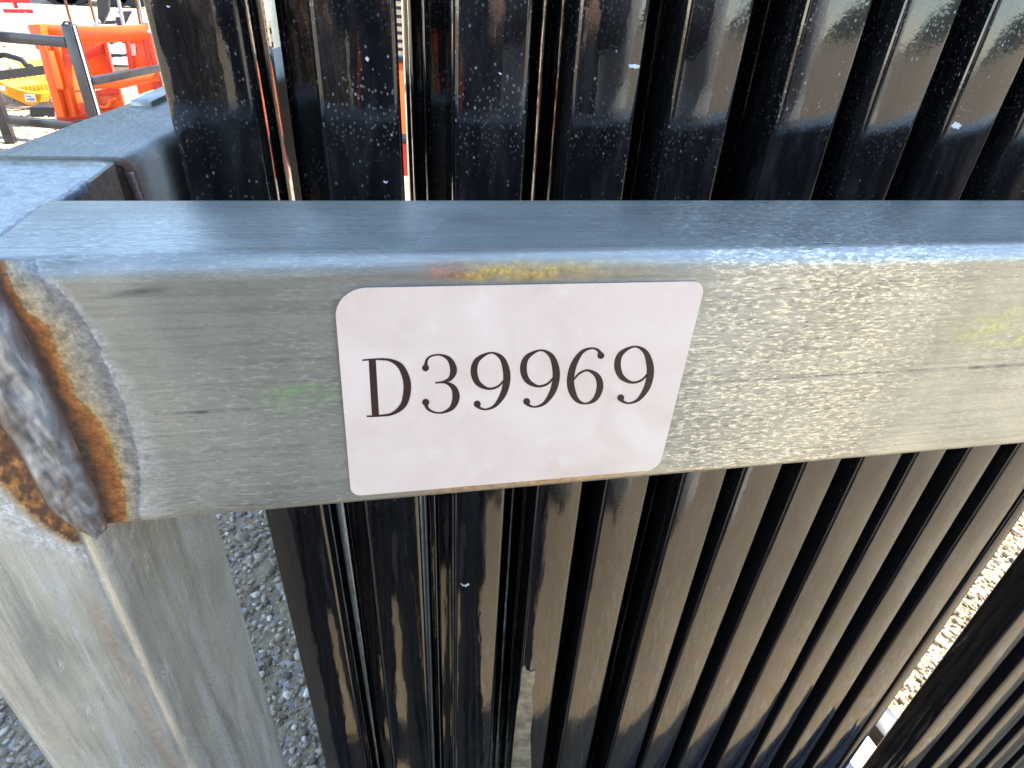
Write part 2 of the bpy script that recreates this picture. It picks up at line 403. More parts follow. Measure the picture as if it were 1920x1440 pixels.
def grid_prism(name, xs, prof, stain_glint_f, mat, parent, origin):
    """profile in (y,z) swept along x, all quads, with a stain attribute that also holds painted reflections"""
    n = len(prof); verts = []; cols = []
    for x in xs:
        for (y, z) in prof:
            verts.append((x-origin[0], y-origin[1], z-origin[2])); cols.append(stain_glint_f(x, y, z, y < YF+.0045))
    faces = [(i*n+k, i*n+(k+1) % n, (i+1)*n+(k+1) % n, (i+1)*n+k) for i in range(len(xs)-1) for k in range(n)]
    faces += [tuple(range(n-1, -1, -1)), tuple(range((len(xs)-1)*n, len(xs)*n))]
    me = pyd(name, verts, faces, True)
    me.set_sharp_from_angle(angle=R(50))
    at_ = me.attributes.new('stain', 'FLOAT_COLOR', 'POINT'); at_.data.foreach_set('color', np.array(cols, np.float32).reshape(-1))
    bm = bmesh.new(); bm.from_mesh(me); bmesh.ops.recalc_face_normals(bm, faces=bm.faces); bm.to_mesh(me); bm.free()
    return link_mesh(name, me, mat, parent)

RK = (-.136, .234, 0)
rack = thing('steel_rack', RK, 'galvanised square tube rack with rust at the welded corner, holding upright black posts', 'rack')
xs = list(np.arange(XP, XP+.060, .0005)) + list(np.arange(XP+.060, .30, .0015)) + [.35, .5, .8, .97]
prof = sec_pts(YF, YB, ZT, ZB, .0065, 6, .0007)
rail = grid_prism('front_rail', xs, prof, stain_glint_rail, M['rail'], rack, RK)
rail['label'] = 'front rail with heat marks beside the weld and a pale sticker'

# left post: open tube, its front flush with the rail
def stain_post(x, y, z, fr):
    if y < YF+.001:
        j = fbm(x, z, 110)*.0007
        if z > ZBOT-.004:
            xl, xr = bead_l(z), rust_l(z)
            d = xr-(x+j)
            if d < 0:
                t = min(1, -d/max(1e-4, xr-xl)); return (*lerp3((.46, .20, .045), (.12, .045, .02), ss(.55, 1.05, t+.7*fbm(x, z, 300))), .95)
            if d < .003: return (.42, .26, .10, .9*(1-d/.003)+.1)
            a = (1-ss(.002, .022, d))*(.5+.9*max(0, fbm(x, z, 330)))
            return (.72, .73, .74, min(.75, a))
        e_ = (x-(XP-.0085))/.0045
        if z < ZBOT-.012 and abs(e_) < 1: return (.34, .235, .16, .5*(1-e_*e_)*ss(.012, .04, ZBOT-z))
        d = math.hypot((x-XP)*1.0, (z-ZBOT))
        a = (1-ss(.004, .026, d))*(.30+1.3*max(0, fbm(x, z, 380)))
        if d < .008 and fbm(x, z, 150) > -.1: return (.30, .13, .05, .6)
        return (.74, .74, .75, min(.7, a))
    if x > XP-.004 and z > ZTP-.035 and y > .215:
        return (.15, .085, .05, .85*ss(.215, .24, y)*(1-ss(.02, .035, ZTP-z)))
    if x > XP-.001:
        d = ZBOT-z
        if d < .05:
            a = (1-ss(.0, .05, d))*(.2+1.4*max(0, fbm(y, z, 190))); return (.62, .63, .64, min(.6, a))
        if d < .0 : return (0, 0, 0, 0)
    return (0, 0, 0, 0)
def post_mesh():
    x0, x1, y0, y1, r = -.166, XP, YF, .293, .0055
    def arc(cx, cy, a0, a1, k=5): return [(cx+r*math.cos(a0+(a1-a0)*i/k), cy+r*math.sin(a0+(a1-a0)*i/k)) for i in range(k+1)]
    ring = arc(x0+r, y0+r, math.pi, 1.5*math.pi)
    ring += [(x0+r+(x1-x0-2*r)*i/64, y0) for i in range(1, 64)]
    ring += arc(x1-r, y0+r, 1.5*math.pi, 2*math.pi)
    ring += [(x1, y0+r+(y1-y0-2*r)*i/50) for i in range(1, 50)]
    ring += arc(x1-r, y1-r, 0, math.pi/2) + arc(x0+r, y1-r, math.pi/2, math.pi)
    zs = [0, .4, .7, H-.34] + list(np.arange(H-.335, ZTP-.0004, .0015)) + [ZTP]
    n = len(ring); V = []; Cc = []
    for z in zs:
        for (x, y) in ring: V.append((x-RK[0], y-RK[1], z)); Cc.append(stain_post(x, y, z, True))
    cx, cy = (x0+x1)/2, (y0+y1)/2
    for f_, z in ((.93, ZTP), (.925, ZTP-.0011)):                   # cap plate set a little below the rim
        for (x, y) in ring:
            V.append((cx+(x-cx)*f_-RK[0], cy+(y-cy)*(1+(f_-1)*.5)-RK[1], z)); Cc.append((.05, .05, .05, .5) if z == ZTP else (.50, .52, .47, .5))
    L = len(zs); F_ = [(i*n+k, i*n+(k+1) % n, (i+1)*n+(k+1) % n, (i+1)*n+k) for i in range(L+1) for k in range(n)]
    F_.append(tuple((L+1)*n+k for k in range(n)))
    me = pyd('post', V, F_, True); me.set_sharp_from_angle(angle=R(50))
    a = me.attributes.new('stain', 'FLOAT_COLOR', 'POINT'); a.data.foreach_set('color', np.array(Cc, np.float32).reshape(-1))
    return me
post = link_mesh('post', post_mesh(), M['post'], rack)
post['label'] = 'corner post with pale heat bloom under the weld'

# the weld between rail and post: rippled bead
def weld_mesh():
    nz, nx = 150, 34; V = []; Cc = []; Fc = []
    zt = ZT-.003
    for i in range(nz+1):
        z = zt+(ZBOT+.0006-zt)*i/nz
        xl, xr = bead_l(z), bead_r(z)
        if xr-xl < .0012: m_ = (xl+xr)/2; xl, xr = m_-.0006, m_+.0006
        wv = xr-xl
        for k in range(nx+1):
            t = k/nx; x = xl+wv*t
            dome = (1-abs(2*t-1)**3.2)
            ph = z-.35*(x-XP)+(2*t-1)**2*.005+.0016*fbm(x, z, 70)
            ph += .0022*fbm(x*.5, z, 95); rip = (abs(math.sin(ph*620))**.7)*.00026*(.5+.9*abs(fbm(x, z, 160)))
            lump = mnoise.fractal(Vector((x*150+z*40, 1.7, z*45)), .9, 2, 2)*.0012+mnoise.fractal(Vector((x*420, 5.1, z*130)), .9, 2, 2)*.00018
            h = dome*(.0016+lump*.7+rip) - .0002
            V.append((x-RK[0], YF-h-RK[1], z))
            e = min(t, 1-t); a = (1-ss(.02, .17, e))*.9
            low = ss(.55, .95, i/nz)*(.45+.7*fbm(x, z, 160)); Cc.append((.085, .035, .018, a) if a > low else (.15, .085, .05, max(0, min(.85, low))))
    for i in range(nz):
        for k in range(nx): Fc.append((i*(nx+1)+k, (i+1)*(nx+1)+k, (i+1)*(nx+1)+k+1, i*(nx+1)+k+1))
    me = pyd('weld_bead', V, Fc, True)
    a = me.attributes.new('stain', 'FLOAT_COLOR', 'POINT'); a.data.foreach_set('color', np.array(Cc, np.float32).reshape(-1))
    return me
link_mesh('weld_bead', weld_mesh(), M['weld'], rail)
def bead(pts, r):
    pts = spline(pts, 14); bm = bmesh.new()
    rr = [r*(1+.10*math.sin(i*1.3)+.2*fbm(p[0], p[2]+p[1], 120)) for i, p in enumerate(pts)]
    tube(bm, pts, rr, 10); return bm
def corner_bead(pts, r, col):
    o = subpart('weld_bead', bead(pts, r), M['weld'], rail, rack, R(60)); n = len(o.data.vertices)
    o.data.attributes.new('stain', 'FLOAT_COLOR', 'POINT').data.foreach_set('color', [c for v in o.data.vertices for c in (*col, .55+.4*mnoise.noise(v.co*300))])
corner_bead([(XP-.002, YF+.004, ZT-.002), (XP-.001, .20, ZT-.0022), (XP-.001, .222, ZT-.0028), (XP-.001, .245, ZTP-.0005), (XP-.002, .262, ZTP-.0012)], .0021, (.24, .25, .27))
corner_bead([(-.1035, .292, ZTP-.004), (-.1025, .2925, ZTP-.02), (-.1025, .2925, ZTP-.05), (-.1025, .2925, ZTP-.09)], .0022, (.15, .065, .035))

# side rail going back from the corner (a little out of square)
DIR = Vector((.155, 1, 0)); ZS = H-.074
def side_tube(xl, xr, y0, y1, zt, zb, r, wall=.0035):
    def arc(cx, cz, a0, a1, rr, k=6): return [(cx+rr*math.cos(a0+(a1-a0)*i/k), cz+rr*math.sin(a0+(a1-a0)*i/k)) for i in range(k+1)]
    def ring(ins):
        rr = max(.001, r-ins)
        return (arc(xl+r, zt-r, math.pi, math.pi/2, rr) + arc(xr-r, zt-r, math.pi/2, 0, rr) + arc(xr-r, zb+r, 0, -math.pi/2, rr) + arc(xl+r, zb+r, -math.pi/2, -math.pi, rr))
    o, i_ = ring(0), ring(wall); n = len(o); V = []
    nl = 40
    for k in range(nl+1):
        y = y0+(y1-y0)*k/nl; V += [(x+DIR.x*(y-y0), y, z) for (x, z) in o]
    V += [(x, y0, z) for (x, z) in i_]                             # front lip
    V += [(x+DIR.x*.0012, y0+.0012, z) for (x, z) in i_]           # plate set in behind the lip
    Fc = [(k*n+j, (k+1)*n+j, (k+1)*n+(j+1) % n, k*n+(j+1) % n) for k in range(nl) for j in range(n)]
    b = (nl+1)*n
    Fc += [(j, (j+1) % n, b+(j+1) % n, b+j) for j in range(n)] + [(b+j, b+(j+1) % n, b+n+(j+1) % n, b+n+j) for j in range(n)]
    Fc += [tuple(b+n+j for j in range(n)), tuple(nl*n+j for j in range(n-1, -1, -1))]
    return V, Fc
V, Fc = side_tube(-.158, -.1015, .2932, .72, ZS, ZS-.10, .006)
me = pyd('side_rail', [(v[0]-RK[0], v[1]-RK[1], v[2]) for v in V], Fc, True); me.set_sharp_from_angle(angle=R(40))
def stain_side(v):
    x, y, z = v
    if y < .2985 and x > -.108 and z < ZS-.0005: return (.17, .085, .05, .8)
    return (0, 0, 0, 0)
a = me.attributes.new('stain', 'FLOAT_COLOR', 'POINT'); a.data.foreach_set('color', np.array([stain_side(v) for v in V], np.float32).reshape(-1))
bm = bmesh.new(); bm.from_mesh(me); bmesh.ops.recalc_face_normals(bm, faces=bm.faces); bm.to_mesh(me); bm.free()
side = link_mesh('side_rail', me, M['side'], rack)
# clip plate on the far side of the side rail, back upright, lower rails
bm = bmesh.new(); p0 = onz(240, 187, ZS+.003); p1 = onz(330, 148, ZS+.003)
slab_q = [p0, p0+Vector((.012, -.001, 0)), p1+Vector((.012, -.001, 0)), p1]
hexa(bm, [q-Vector((0, 0, .012)) for q in slab_q]+slab_q, .002); part('bracket', bm, M['post'], rack, R(40))
bm = bmesh.new(); u0 = at(500.5, 0, .7205); 
box(bm, u0.x, u0.x+.045, .7205, .765, 0, H+.55, .004); part('upright', bm, M['post'], rack, R(40))
bm = bmesh.new(); box(bm, -.10, .97, .32, .37, .03, .0915, .005); part('bottom_rail', bm, M['rail'], rack, R(40))
bm = bmesh.new(); box(bm, .03, .97, .70, .75, .03, .0915, .005); part('bottom_rail', bm, M['rail'], rack, R(40))
bm = bmesh.new(); box(bm, .9705, 1.03, YF, .293, 0, ZT, .005); part('post', bm, M['post'], rack, R(40))
bm = bmesh.new(); bar(bm, onz(1605, 1300, .10), onz(1725, 1452, .10), .05, .035, .003); part('cross_bar', bm, M['dblack'], rack, R(40))

# ------------------------------------------------------------------ the sticker and its number
SK = (.043, YF-.0002, H-.164)
stick = thing('number_sticker', SK, 'pale pink rounded paper sticker printed D39969 on the front rail', 'sticker')
def sticker_mesh():
    x0, x1, z0, z1 = -.0172, .1035, H-.1642, H-.0818
    def arc(cx, cz, r, a0, a1, k=8): return [(cx+r*math.cos(a0+(a1-a0)*i/k), cz+r*math.sin(a0+(a1-a0)*i/k)) for i in range(k+1)]
    pts = arc(x1-.0045, z1-.0045, .0045, math.pi/2, 0)+arc(x1-.0055, z0+.0055, .0055, 0, -math.pi/2)+arc(x0+.004, z0+.004, .004, -math.pi/2, -math.pi)+arc(x0+.011, z1-.0085, .0095, math.pi, math.pi/2)
    def lift(x, z):                                               # upper left corner has come away a little
        d = (x-x0)+(z1-z)
        return .0012*max(0, 1-d/.03)**2
    n = len(pts); V = []
    cx, cz = (x0+x1)/2, (z0+z1)/2
    rings = [1.0, .97, .85, .6, .3]
    for th in (.00028,):
        for s in rings:
            for (x, z) in pts:
                X_, Z_ = cx+(x-cx)*s, cz+(z-cz)*s; V.append((X_-SK[0], -th-lift(X_, Z_), Z_-SK[2]))
    V.append((cx-SK[0], -.00028, cz-SK[2]))
    b0 = len(V)
    for (x, z) in pts: V.append((x-SK[0], -.00003-lift(x, z), z-SK[2]))
    Fc = [(r*n+k, r*n+(k+1) % n, (r+1)*n+(k+1) % n, (r+1)*n+k) for r in range(4) for k in range(n)]
    Fc += [(4*n+k, 4*n+(k+1) % n, b0-1) for k in range(n)] + [(b0+k, b0+(k+1) % n, (k+1) % n, k) for k in range(n)]
    me = pyd('paper', V, Fc, True)
    bm = bmesh.new(); bm.from_mesh(me); bmesh.ops.recalc_face_normals(bm, faces=bm.faces); bm.to_mesh(me); bm.free()
    me.set_sharp_from_angle(angle=R(50)); return me
link_mesh('paper', sticker_mesh(), M['sticker'], stick)
# glyphs: pen strokes (x, z, width) of a fine serif face, traced on the sheet
def g2(px, py): v = at(600+px/2.595, 480+py/2.595, YF); return v.x, v.z
MMPX = .0000715
def stroke(bm, pts, n=7, yv=-.00036):
    q = spline(pts, n); L = []
    for i, p in enumerate(q):
        a = q[max(0, i-1)]; b = q[min(len(q)-1, i+1)]; d = np.array([b[0]-a[0], b[1]-a[1]]); d = d/(np.linalg.norm(d)+1e-9)
        nn = np.array([-d[1], d[0]])*max(3, p[2])*.5
        ring = []
        for s in (1, -1):
            x, z = g2(p[0]+s*nn[0], p[1]+s*nn[1]); ring.append(bm.verts.new((x-SK[0], yv, z-SK[2])))
        L.append(ring)
    for i in range(len(L)-1): bm.faces.new((L[i][0], L[i+1][0], L[i+1][1], L[i][1]))
def ball(bm, cx, cy, r, yv):
    vs = []
    for k in range(18):
        x, z = g2(cx+r*math.cos(k*math.pi/9), cy+r*math.sin(k*math.pi/9)); vs.append(bm.verts.new((x-SK[0], yv, z-SK[2])))
    bm.faces.new(vs)
NINE = ([(893,602,9),(862,632,11),(815,641,13),(766,612,28),(748,556,33),(766,500,25),(830,467,9),(882,492,24),(905,552,35),(906,612,35),(888,672,30),(850,724,17),(805,742,9),(772,732,15),(764,716,22)], (764,716,17))
def shift(g, dx, dy): return ([(a+dx, b+dy, c_) for a, b, c_ in g[0]], (g[1][0]+dx, g[1][1]+dy, g[1][2]))
GL = [('letter', [[(254,500,35),(262,640,35),(270,773,35)], [(203,503,8),(250,499,9),(310,496,9)], [(228,775,8),(270,774,9),(312,771,9)], [(285,498,9),(340,502,14),(392,533,29),(421,600,36),(422,665,36),(402,724,29),(350,763,14),(290,772,9)]], []),
      ('digit', [[(513,535,18),(520,500,12),(545,481,9),(588,478,10),(630,500,24),(649,550,34),(634,591,22),(598,608,11),(560,613,8)], [(575,611,8),(615,613,13),(650,638,28),(661,684,36),(642,732,25),(600,756,11),(560,757,9),(525,740,14),(514,715,20)]], [(513,540,17),(514,707,17)]),
      ('digit', [NINE[0]], [NINE[1]]), ('digit', [shift(NINE, 240, -12)[0]], [shift(NINE, 240, -12)[1]]),
      ('digit', [[(1364,482,22),(1352,456,15),(1320,445,9),(1272,464,19),(1234,522,31),(1217,592,35),(1224,652,35),(1250,698,22),(1292,714,9),(1338,690,24),(1360,634,33),(1348,582,27),(1304,553,12),(1262,566,11),(1232,598,8)]], [(1364,480,17)]),
      ('digit', [shift(NINE, 697, -30)[0]], [shift(NINE, 697, -30)[1]])]
for kind, strokes, balls in GL:
    bm = bmesh.new(); lv = -.00034
    for s in strokes: stroke(bm, s, 8, lv); lv -= .00002
    for b in balls: ball(bm, *b, lv); lv -= .00002
    link_mesh(kind, bm_mesh(kind, bm), M['ink'], stick)

# ------------------------------------------------------------------ black posts packed in the rack
LEAN = math.tan(R(1.6)); Y0 = .315; ZREF = H-.072; BASE = .092; TOP = H+.95
def tube_mesh(wd, dp, ln, r=.0032, wall=.0018):
    bm = bmesh.new(); k = 3
    def ring(ins, z):
        x0, x1, y0, y1 = ins, wd-ins, ins, dp-ins; rr = max(.0008, r-ins); p = []
        for (cx, cy, a0) in ((x1-rr, y1-rr, 0), (x0+rr, y1-rr, 90), (x0+rr, y0+rr, 180), (x1-rr, y0+rr, 270)):
            for i in range(k+1): a = R(a0+90*i/k); p.append(bm.verts.new((cx+rr*math.cos(a), cy+rr*math.sin(a), z)))
        return p
    rs = [ring(wall, .05), ring(wall, 0), ring(0, 0), ring(0, ln), ring(wall, ln), ring(wall, ln-.06)]
    for a, b in zip(rs[:-1], rs[1:]):
        n = len(a)
        for j in range(n): bm.faces.new((a[j], a[(j+1) % n], b[(j+1) % n], b[j]))
    me = bm_mesh('tube', bm, R(50)); return me
# x of the left face at ZREF, sideways lean, width, label
COLS = [(-.0896, -.019, .037, 'black square post at the left end of the packed row, against the silver side rail'),
        (-.0260, -.0105, .0371, 'black post showing a thin orange reflection, right of the first see-through gap'),
        (.0353, -.0044, .0363, 'black post right of the narrow slit with orange behind it'),
        (.0923, -.0067, .0344, 'black post with torn film and painted pale glare on its lower half'),
        (.1440, -.0012, .0343, 'black post directly above the last digit, with a pale streak reflected above the rail'),
        (.2046, .0054, .0360, 'black post with a pale strip reflected along its left half, right of the sticker'),
        (.2568, .0214, .0328, 'black post right of the pale reflected strip, bluish at its top'),
        (.3081, .0272, .0332, 'black post with a white dropping splash just above the rail'),
        (.3575, .0240, .0369, 'widest tan reflecting black post low at the right, fifth from the sunlit gap'),
        (.4077, .0287, .0287, 'narrow black post fourth from the sunlit gap at lower right'),
        (.4581, .0322, .0308, 'black post third from the sunlit gap at lower right'),
        (.5070, .0353, .0375, 'black post second from the sunlit gap, dull and dark green'),
        (.5487, .0345, .0136, 'slim olive black post bordering the left edge of the sunlit gravel gap')]
GRP = 'black posts packed upright in the rack'
def put_post(me, x, k, y, label, group=GRP, zb=BASE, name='steel_post'):
    o = bpy.data.objects.new(name, me); C.objects.link(o)
    if not me.materials: me.materials.append(M['black'])
    o.location = (x+k*(zb-ZREF), y+LEAN*(zb-ZREF), zb); o.rotation_euler = (-math.atan(LEAN), math.atan(k), 0)
    return tag(o, label, 'post', group)
front_posts = []
for i, (x, k, wd, lab) in enumerate(COLS):
    me = tube_mesh(wd, .036, TOP-BASE)
    front_posts.append(put_post(me, x, k, Y0, lab))
    rows = 2 if i == 0 else (1 if i == 1 else 13)
    for r in range(1, rows):
        put_post(me, x+random.uniform(-.0012, .0012)+(.0015*r if i == 0 else 0)+({1: -.0105, 2: -.0155, 3: -.0155, 4: -.0140, 5: -.0125}.get(r, 0) if i == 2 else 0), k+random.uniform(-.001, .001), Y0+.0375*r,
                 'second black post close behind the leftmost one' if i == 0 else 'black post hidden deep in the rows behind the front posts')
put_post(tube_mesh(.036, .036, TOP-BASE), -.0440, -.012, Y0+.040, 'dull black post set back between the first and second front posts')
G2 = [(.6608, .0470, .033, 'black post with a broad dark side, right edge of the sunlit gravel gap'), (.7240, .049, .032, 'second black post right of the sunlit gravel gap'), (.7790, .051, .0345, 'third black post right of the sunlit gravel gap'),
      (.836, .053, .034, 'fourth black post right of the sunlit gravel gap'), (.893, .055, .034, 'black post in the lower right corner, beyond the gap')]
for i, (x, k, wd, lab) in enumerate(G2):
    me = tube_mesh(wd, .036, TOP-BASE); put_post(me, x, k, Y0, lab, 'black posts right of the gap')
    if i > 0: put_post(me, x+(.026 if i == 1 else 0), k, Y0+.039, 'black post behind the front ones right of the gap', 'black posts right of the gap')

# droppings, chips and torn film with painted glare on the post faces
def on_face(px, py, lift=.0006):
    r = ray(px, py); n = np.array([0, 1, -LEAN]); k = (Y0-LEAN*(ZREF-H))/(r@n); return Vector((r[0]*k, r[1]*k-lift, r[2]*k+H))
M['splash'] = paint('white_splash', (.75, .76, .76), .7, 0, .1, 60)
def splash(post_i, outline, name='splash'):
    cxm = sum(p[0] for p in outline)/len(outline); cym = sum(p[1] for p in outline)/len(outline); ol2 = []
    for k in range(len(outline)*4):
        a_ = outline[k//4]; b_ = outline[(k//4+1) % len(outline)]; t_ = (k % 4)/4; q_ = random.uniform(.45, .88)
        ol2.append((cxm+(a_[0]+(b_[0]-a_[0])*t_-cxm)*q_, cym+(a_[1]+(b_[1]-a_[1])*t_-cym)*q_))
    outline = ol2
    bm = bmesh.new(); vs = [bm.verts.new(on_face(*p)) for p in outline]; vb = [bm.verts.new(on_face(p[0], p[1], -.0002)) for p in outline]
    n = len(vs); bm.faces.new(vs)
    for i in range(n): bm.faces.new((vs[i], vb[i], vb[(i+1) % n], vs[(i+1) % n]))
    bmesh.ops.triangulate(bm, faces=bm.faces[:])
    p = front_posts[post_i]; mw = Matrix.Translation(p.location) @ p.rotation_euler.to_matrix().to_4x4(); inv = mw.inverted()
    for v in bm.verts: v.co = inv @ v.co
    return link_mesh(name, bm_mesh(name, bm), M['splash'], p)
splash(3, [(1169,119),(1180,120),(1192,119),(1204,122),(1203,127),(1190,130),(1176,126)])
splash(6, [(1780,231),(1790,226),(1801,229),(1805,236),(1798,243),(1784,243),(1777,238)])
splash(2, [(861,1092),(866,1097),(874,1097),(882,1091),(881,1096),(874,1100),(865,1099)])
splash(1, [(718,336),(724,341),(729,338),(728,344),(721,345),(717,341)])
splash(1, [(683,106),(688,103),(694,110),(691,118),(685,113)])
splash(2, [(932,135),(938,135),(943,139),(938,141)])
splash(0, [(312,9),(320,11),(319,15),(311,13)])
M['film'] = paint('film_glare', (.20, .18, .125), .15, 0, .5, 60, .5)  # pale colour paints the glare below the torn edge
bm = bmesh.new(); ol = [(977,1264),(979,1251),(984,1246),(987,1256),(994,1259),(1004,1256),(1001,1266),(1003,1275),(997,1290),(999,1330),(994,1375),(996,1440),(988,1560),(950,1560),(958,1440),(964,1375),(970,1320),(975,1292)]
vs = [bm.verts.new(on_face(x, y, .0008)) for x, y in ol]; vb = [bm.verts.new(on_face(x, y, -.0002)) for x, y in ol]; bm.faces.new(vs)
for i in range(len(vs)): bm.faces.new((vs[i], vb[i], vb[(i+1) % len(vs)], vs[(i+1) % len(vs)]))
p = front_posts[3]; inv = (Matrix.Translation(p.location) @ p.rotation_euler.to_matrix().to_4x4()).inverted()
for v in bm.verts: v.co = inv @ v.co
link_mesh('film_glare', bm_mesh('film_glare', bm), M['film'], p)

# pale board lying on the gravel under the cross bar
bm = bmesh.new(); q = [onz(1560, 1470, .012), onz(1640, 1350, .012), onz(1692, 1320, .012), onz(1660, 1470, .012)]
hexa(bm, [v-Vector((0, 0, .011)) for v in q]+q, .001)
single('white_board', bm, M['white'], 'sunlit white board lying on the gravel in the gap at lower right', 'board')

# unseen crate added behind the packed posts to shade the gravel
ct = thing('blocker', (.46, 1.35, 0), 'added unseen shade crate behind the packed posts', 'blocker')
for k in range(8):
    bm = bmesh.new(); box(bm, .13, .80, .83, 1.9, .10+.19*k, .10+.19*k+.185, .004); part('board', bm, M['dblack'], ct)  # boards of the added shade crate
bm = bmesh.new(); box(bm, .15, .78, .89, 1.88, .0, .0995); part('skid', bm, M['wood'], ct)

# ------------------------------------------------------------------ machinery yard behind, seen past the left end
bk = thing('black_rack', at(142, 130, 4.8)*1.0, 'black square tube rack standing in front of the orange attachment', 'rack'); bk.location.z = 0
pt = at(126, 46, 4.8); zt_ = pt.z
bm = bmesh.new(); bar(bm, (pt.x, 4.82, 0), (pt.x, 4.82, zt_), .062, .062, .004, (.3, 1, 0)); part('post', bm, M['dblack'], bk, R(40))
M['strip'] = paint('sunlit_side_pale', (.5, .49, .46), .45, 0, .12, 12)  # pale colour stands for sunlight on this side of the post
bm = bmesh.new(); box(bm, pt.x+.0315, pt.x+.0335, 4.795, 4.842, .02, zt_-.005); sp_ = part('side_strip', bm, M['strip'], bk); sp_['label'] = 'pale strip painted for the sunlit side of the black post'
zl = at(124, 80, 4.8).z; e = onz(-30, 66, zl)
bm = bmesh.new(); bar(bm, (pt.x-.033, 4.82, zl), e, .05, .058, .003); part('rail', bm, M['dblack'], bk, R(40))
zr = at(160, 151, 4.85).z; e = onz(330, 121, zr)
bm = bmesh.new(); bar(bm, (pt.x+.033, 4.83, zr), e, .05, .045, .003); part('rail', bm, M['dblack'], bk, R(40))
zlo = at(165, 243, 4.8).z; e2 = onz(10, 224, zlo)
bm = bmesh.new(); bar(bm, (pt.x-.033, 4.84, zlo), e2, .05, .05, .003); part('rail', bm, M['dblack'], bk, R(40))
lp = onz(22, 268, 0); 
bm = bmesh.new(); bar(bm, (lp.x, lp.y, 0), (lp.x, lp.y, zt_), .055, .055, .003); part('post', bm, M['dblack'], bk, R(40))
bm = bmesh.new(); tube(bm, spline([at(118, 47, 4.78), at(121, 41, 4.78), at(127, 41, 4.80), at(133, 46, 4.82)], 5), .006, 6); part('wire_loop', bm, M['rubber'], bk, R(60))
bm = bmesh.new(); bar(bm, at(-20, 144, 5.9), at(92, 130, 5.75), .05, .06, .003)
single('black_bar', bm, M['dblack'], 'shaded black bar lying across the yellow rock bucket', 'bar')

M['rackpaint'] = paint('grey_black_rack_paint', (.035, .034, .037), .3, 0, .3, 20)
for ch in bk.children:
    if ch.data.materials[0] == M['dblack']: ch.data.materials[0] = M['rackpaint']
c7 = lambda x, y, Y: at(60+x/7.2, 20+y/7.2, Y)
oa = thing('orange_attachment', Vector((-2.0, 5.6, 0)), 'large orange tractor attachment with thick round tubes at upper left', 'attachment')
bm = bmesh.new(); slab(bm, [c7(0,185,5.45), c7(100,190,5.45), c7(440,1440,5.45), c7(330,1440,5.45)], .10, .004); part('side_plate', bm, M['orange'], oa, R(40))
bm = bmesh.new(); slab(bm, [c7(102,188,5.47), c7(215,195,5.60), c7(330,520,5.60), c7(225,520,5.47)], .08, .004); part('side_plate', bm, M['orange'], oa, R(40))
bm = bmesh.new(); slab(bm, [c7(232,540,5.43), c7(295,545,5.46), c7(440,1075,5.46), c7(372,1060,5.43)], .03, .004); part('rib', bm, M['orange'], oa, R(40))
bm = bmesh.new(); slab(bm, [c7(190,455,5.50), c7(350,455,5.54), c7(560,1440,5.54), c7(440,1440,5.50)], .04, .004); part('web_plate', bm, M['red'], oa, R(40))
bm = bmesh.new(); slab(bm, [c7(355,455,5.50), c7(500,470,5.62), c7(760,1440,5.62), c7(590,1440,5.50)], .05, .004); wp = part('face_plate', bm, M['orange'], oa, R(40))
for q in ([(435,600),(530,615),(555,740),(470,745)], [(620,1255),(700,1245),(730,1385),(665,1395)], [(575,1080),(650,1075),(655,1095),(580,1105)]):
    bm = bmesh.new(); slab(bm, [c7(x, y, 5.49) for x, y in q], .02); subpart('slot', bm, M['red'], wp, oa)
bm = bmesh.new(); tube(bm, [c7(180,290,5.62), c7(420,300,5.60), c7(900,322,5.58), c7(1150,315,5.6), c7(1560,290,5.66)], .052, 20); part('round_tube', bm, M['orange'], oa, R(60))
bm = bmesh.new(); tube(bm, [c7(740,985,5.50), c7(1180,960,5.50), c7(1440,920,5.56), c7(1710,880,5.6)], [.036, .046, .038, .034], 18); part('round_tube', bm, M['orange'], oa, R(60))
bm = bmesh.new(); slab(bm, [c7(590,400,5.80), c7(1000,405,5.85), c7(1105,845,5.85), c7(720,905,5.80)], .04, .004); part('back_plate', bm, M['orange'], oa, R(40))
bm = bmesh.new(); slab(bm, [c7(650,585,5.70), c7(1005,420,5.76), c7(1035,550,5.76), c7(680,690,5.70)], .03, .003); part('gusset', bm, M['red'], oa, R(40))
bm = bmesh.new(); slab(bm, [c7(1000,420,5.72), c7(1025,415,5.9), c7(1120,845,5.9), c7(1095,850,5.72)], .02, .002); part('edge_plate', bm, M['red'], oa, R(40))
bm = bmesh.new(); slab(bm, [c7(1310,385,5.75), c7(1500,370,5.75), c7(1595,860,5.75), c7(1390,880,5.75)], .04, .004); rp = part('back_plate', bm, M['orange'], oa, R(40))
bm = bmesh.new(); slab(bm, [c7(1328,450,5.735), c7(1385,445,5.735), c7(1410,598,5.735), c7(1352,612,5.735)], .004); subpart('decal', bm, M['white'], rp, oa)
bm = bmesh.new(); slab(bm, [c7(1280,380,5.70), c7(1310,378,5.78), c7(1390,830,5.78), c7(1355,830,5.70)], .02, .002); part('edge_plate', bm, M['red'], oa, R(40))
bm = bmesh.new(); tube(bm, [c7(1535,300,5.66), c7(1630,700,5.66), c7(1760,1260,5.66)], .036, 16); part('round_tube', bm, M['red'], oa, R(60))
bm = bmesh.new(); slab(bm, [c7(850,1080,5.6), c7(1170,1040,5.6), c7(1240,1300,5.6), c7(920,1440,5.6)], .05, .004); lpz = part('lower_plate', bm, M['orange'], oa, R(40))
bm = bmesh.new(); slab(bm, [c7(855,1085,5.58), c7(1168,1055,5.58), c7(1185,1140,5.58), c7(875,1160,5.58)], .015, .003); subpart('lip', bm, M['red'], lpz, oa, R(40))
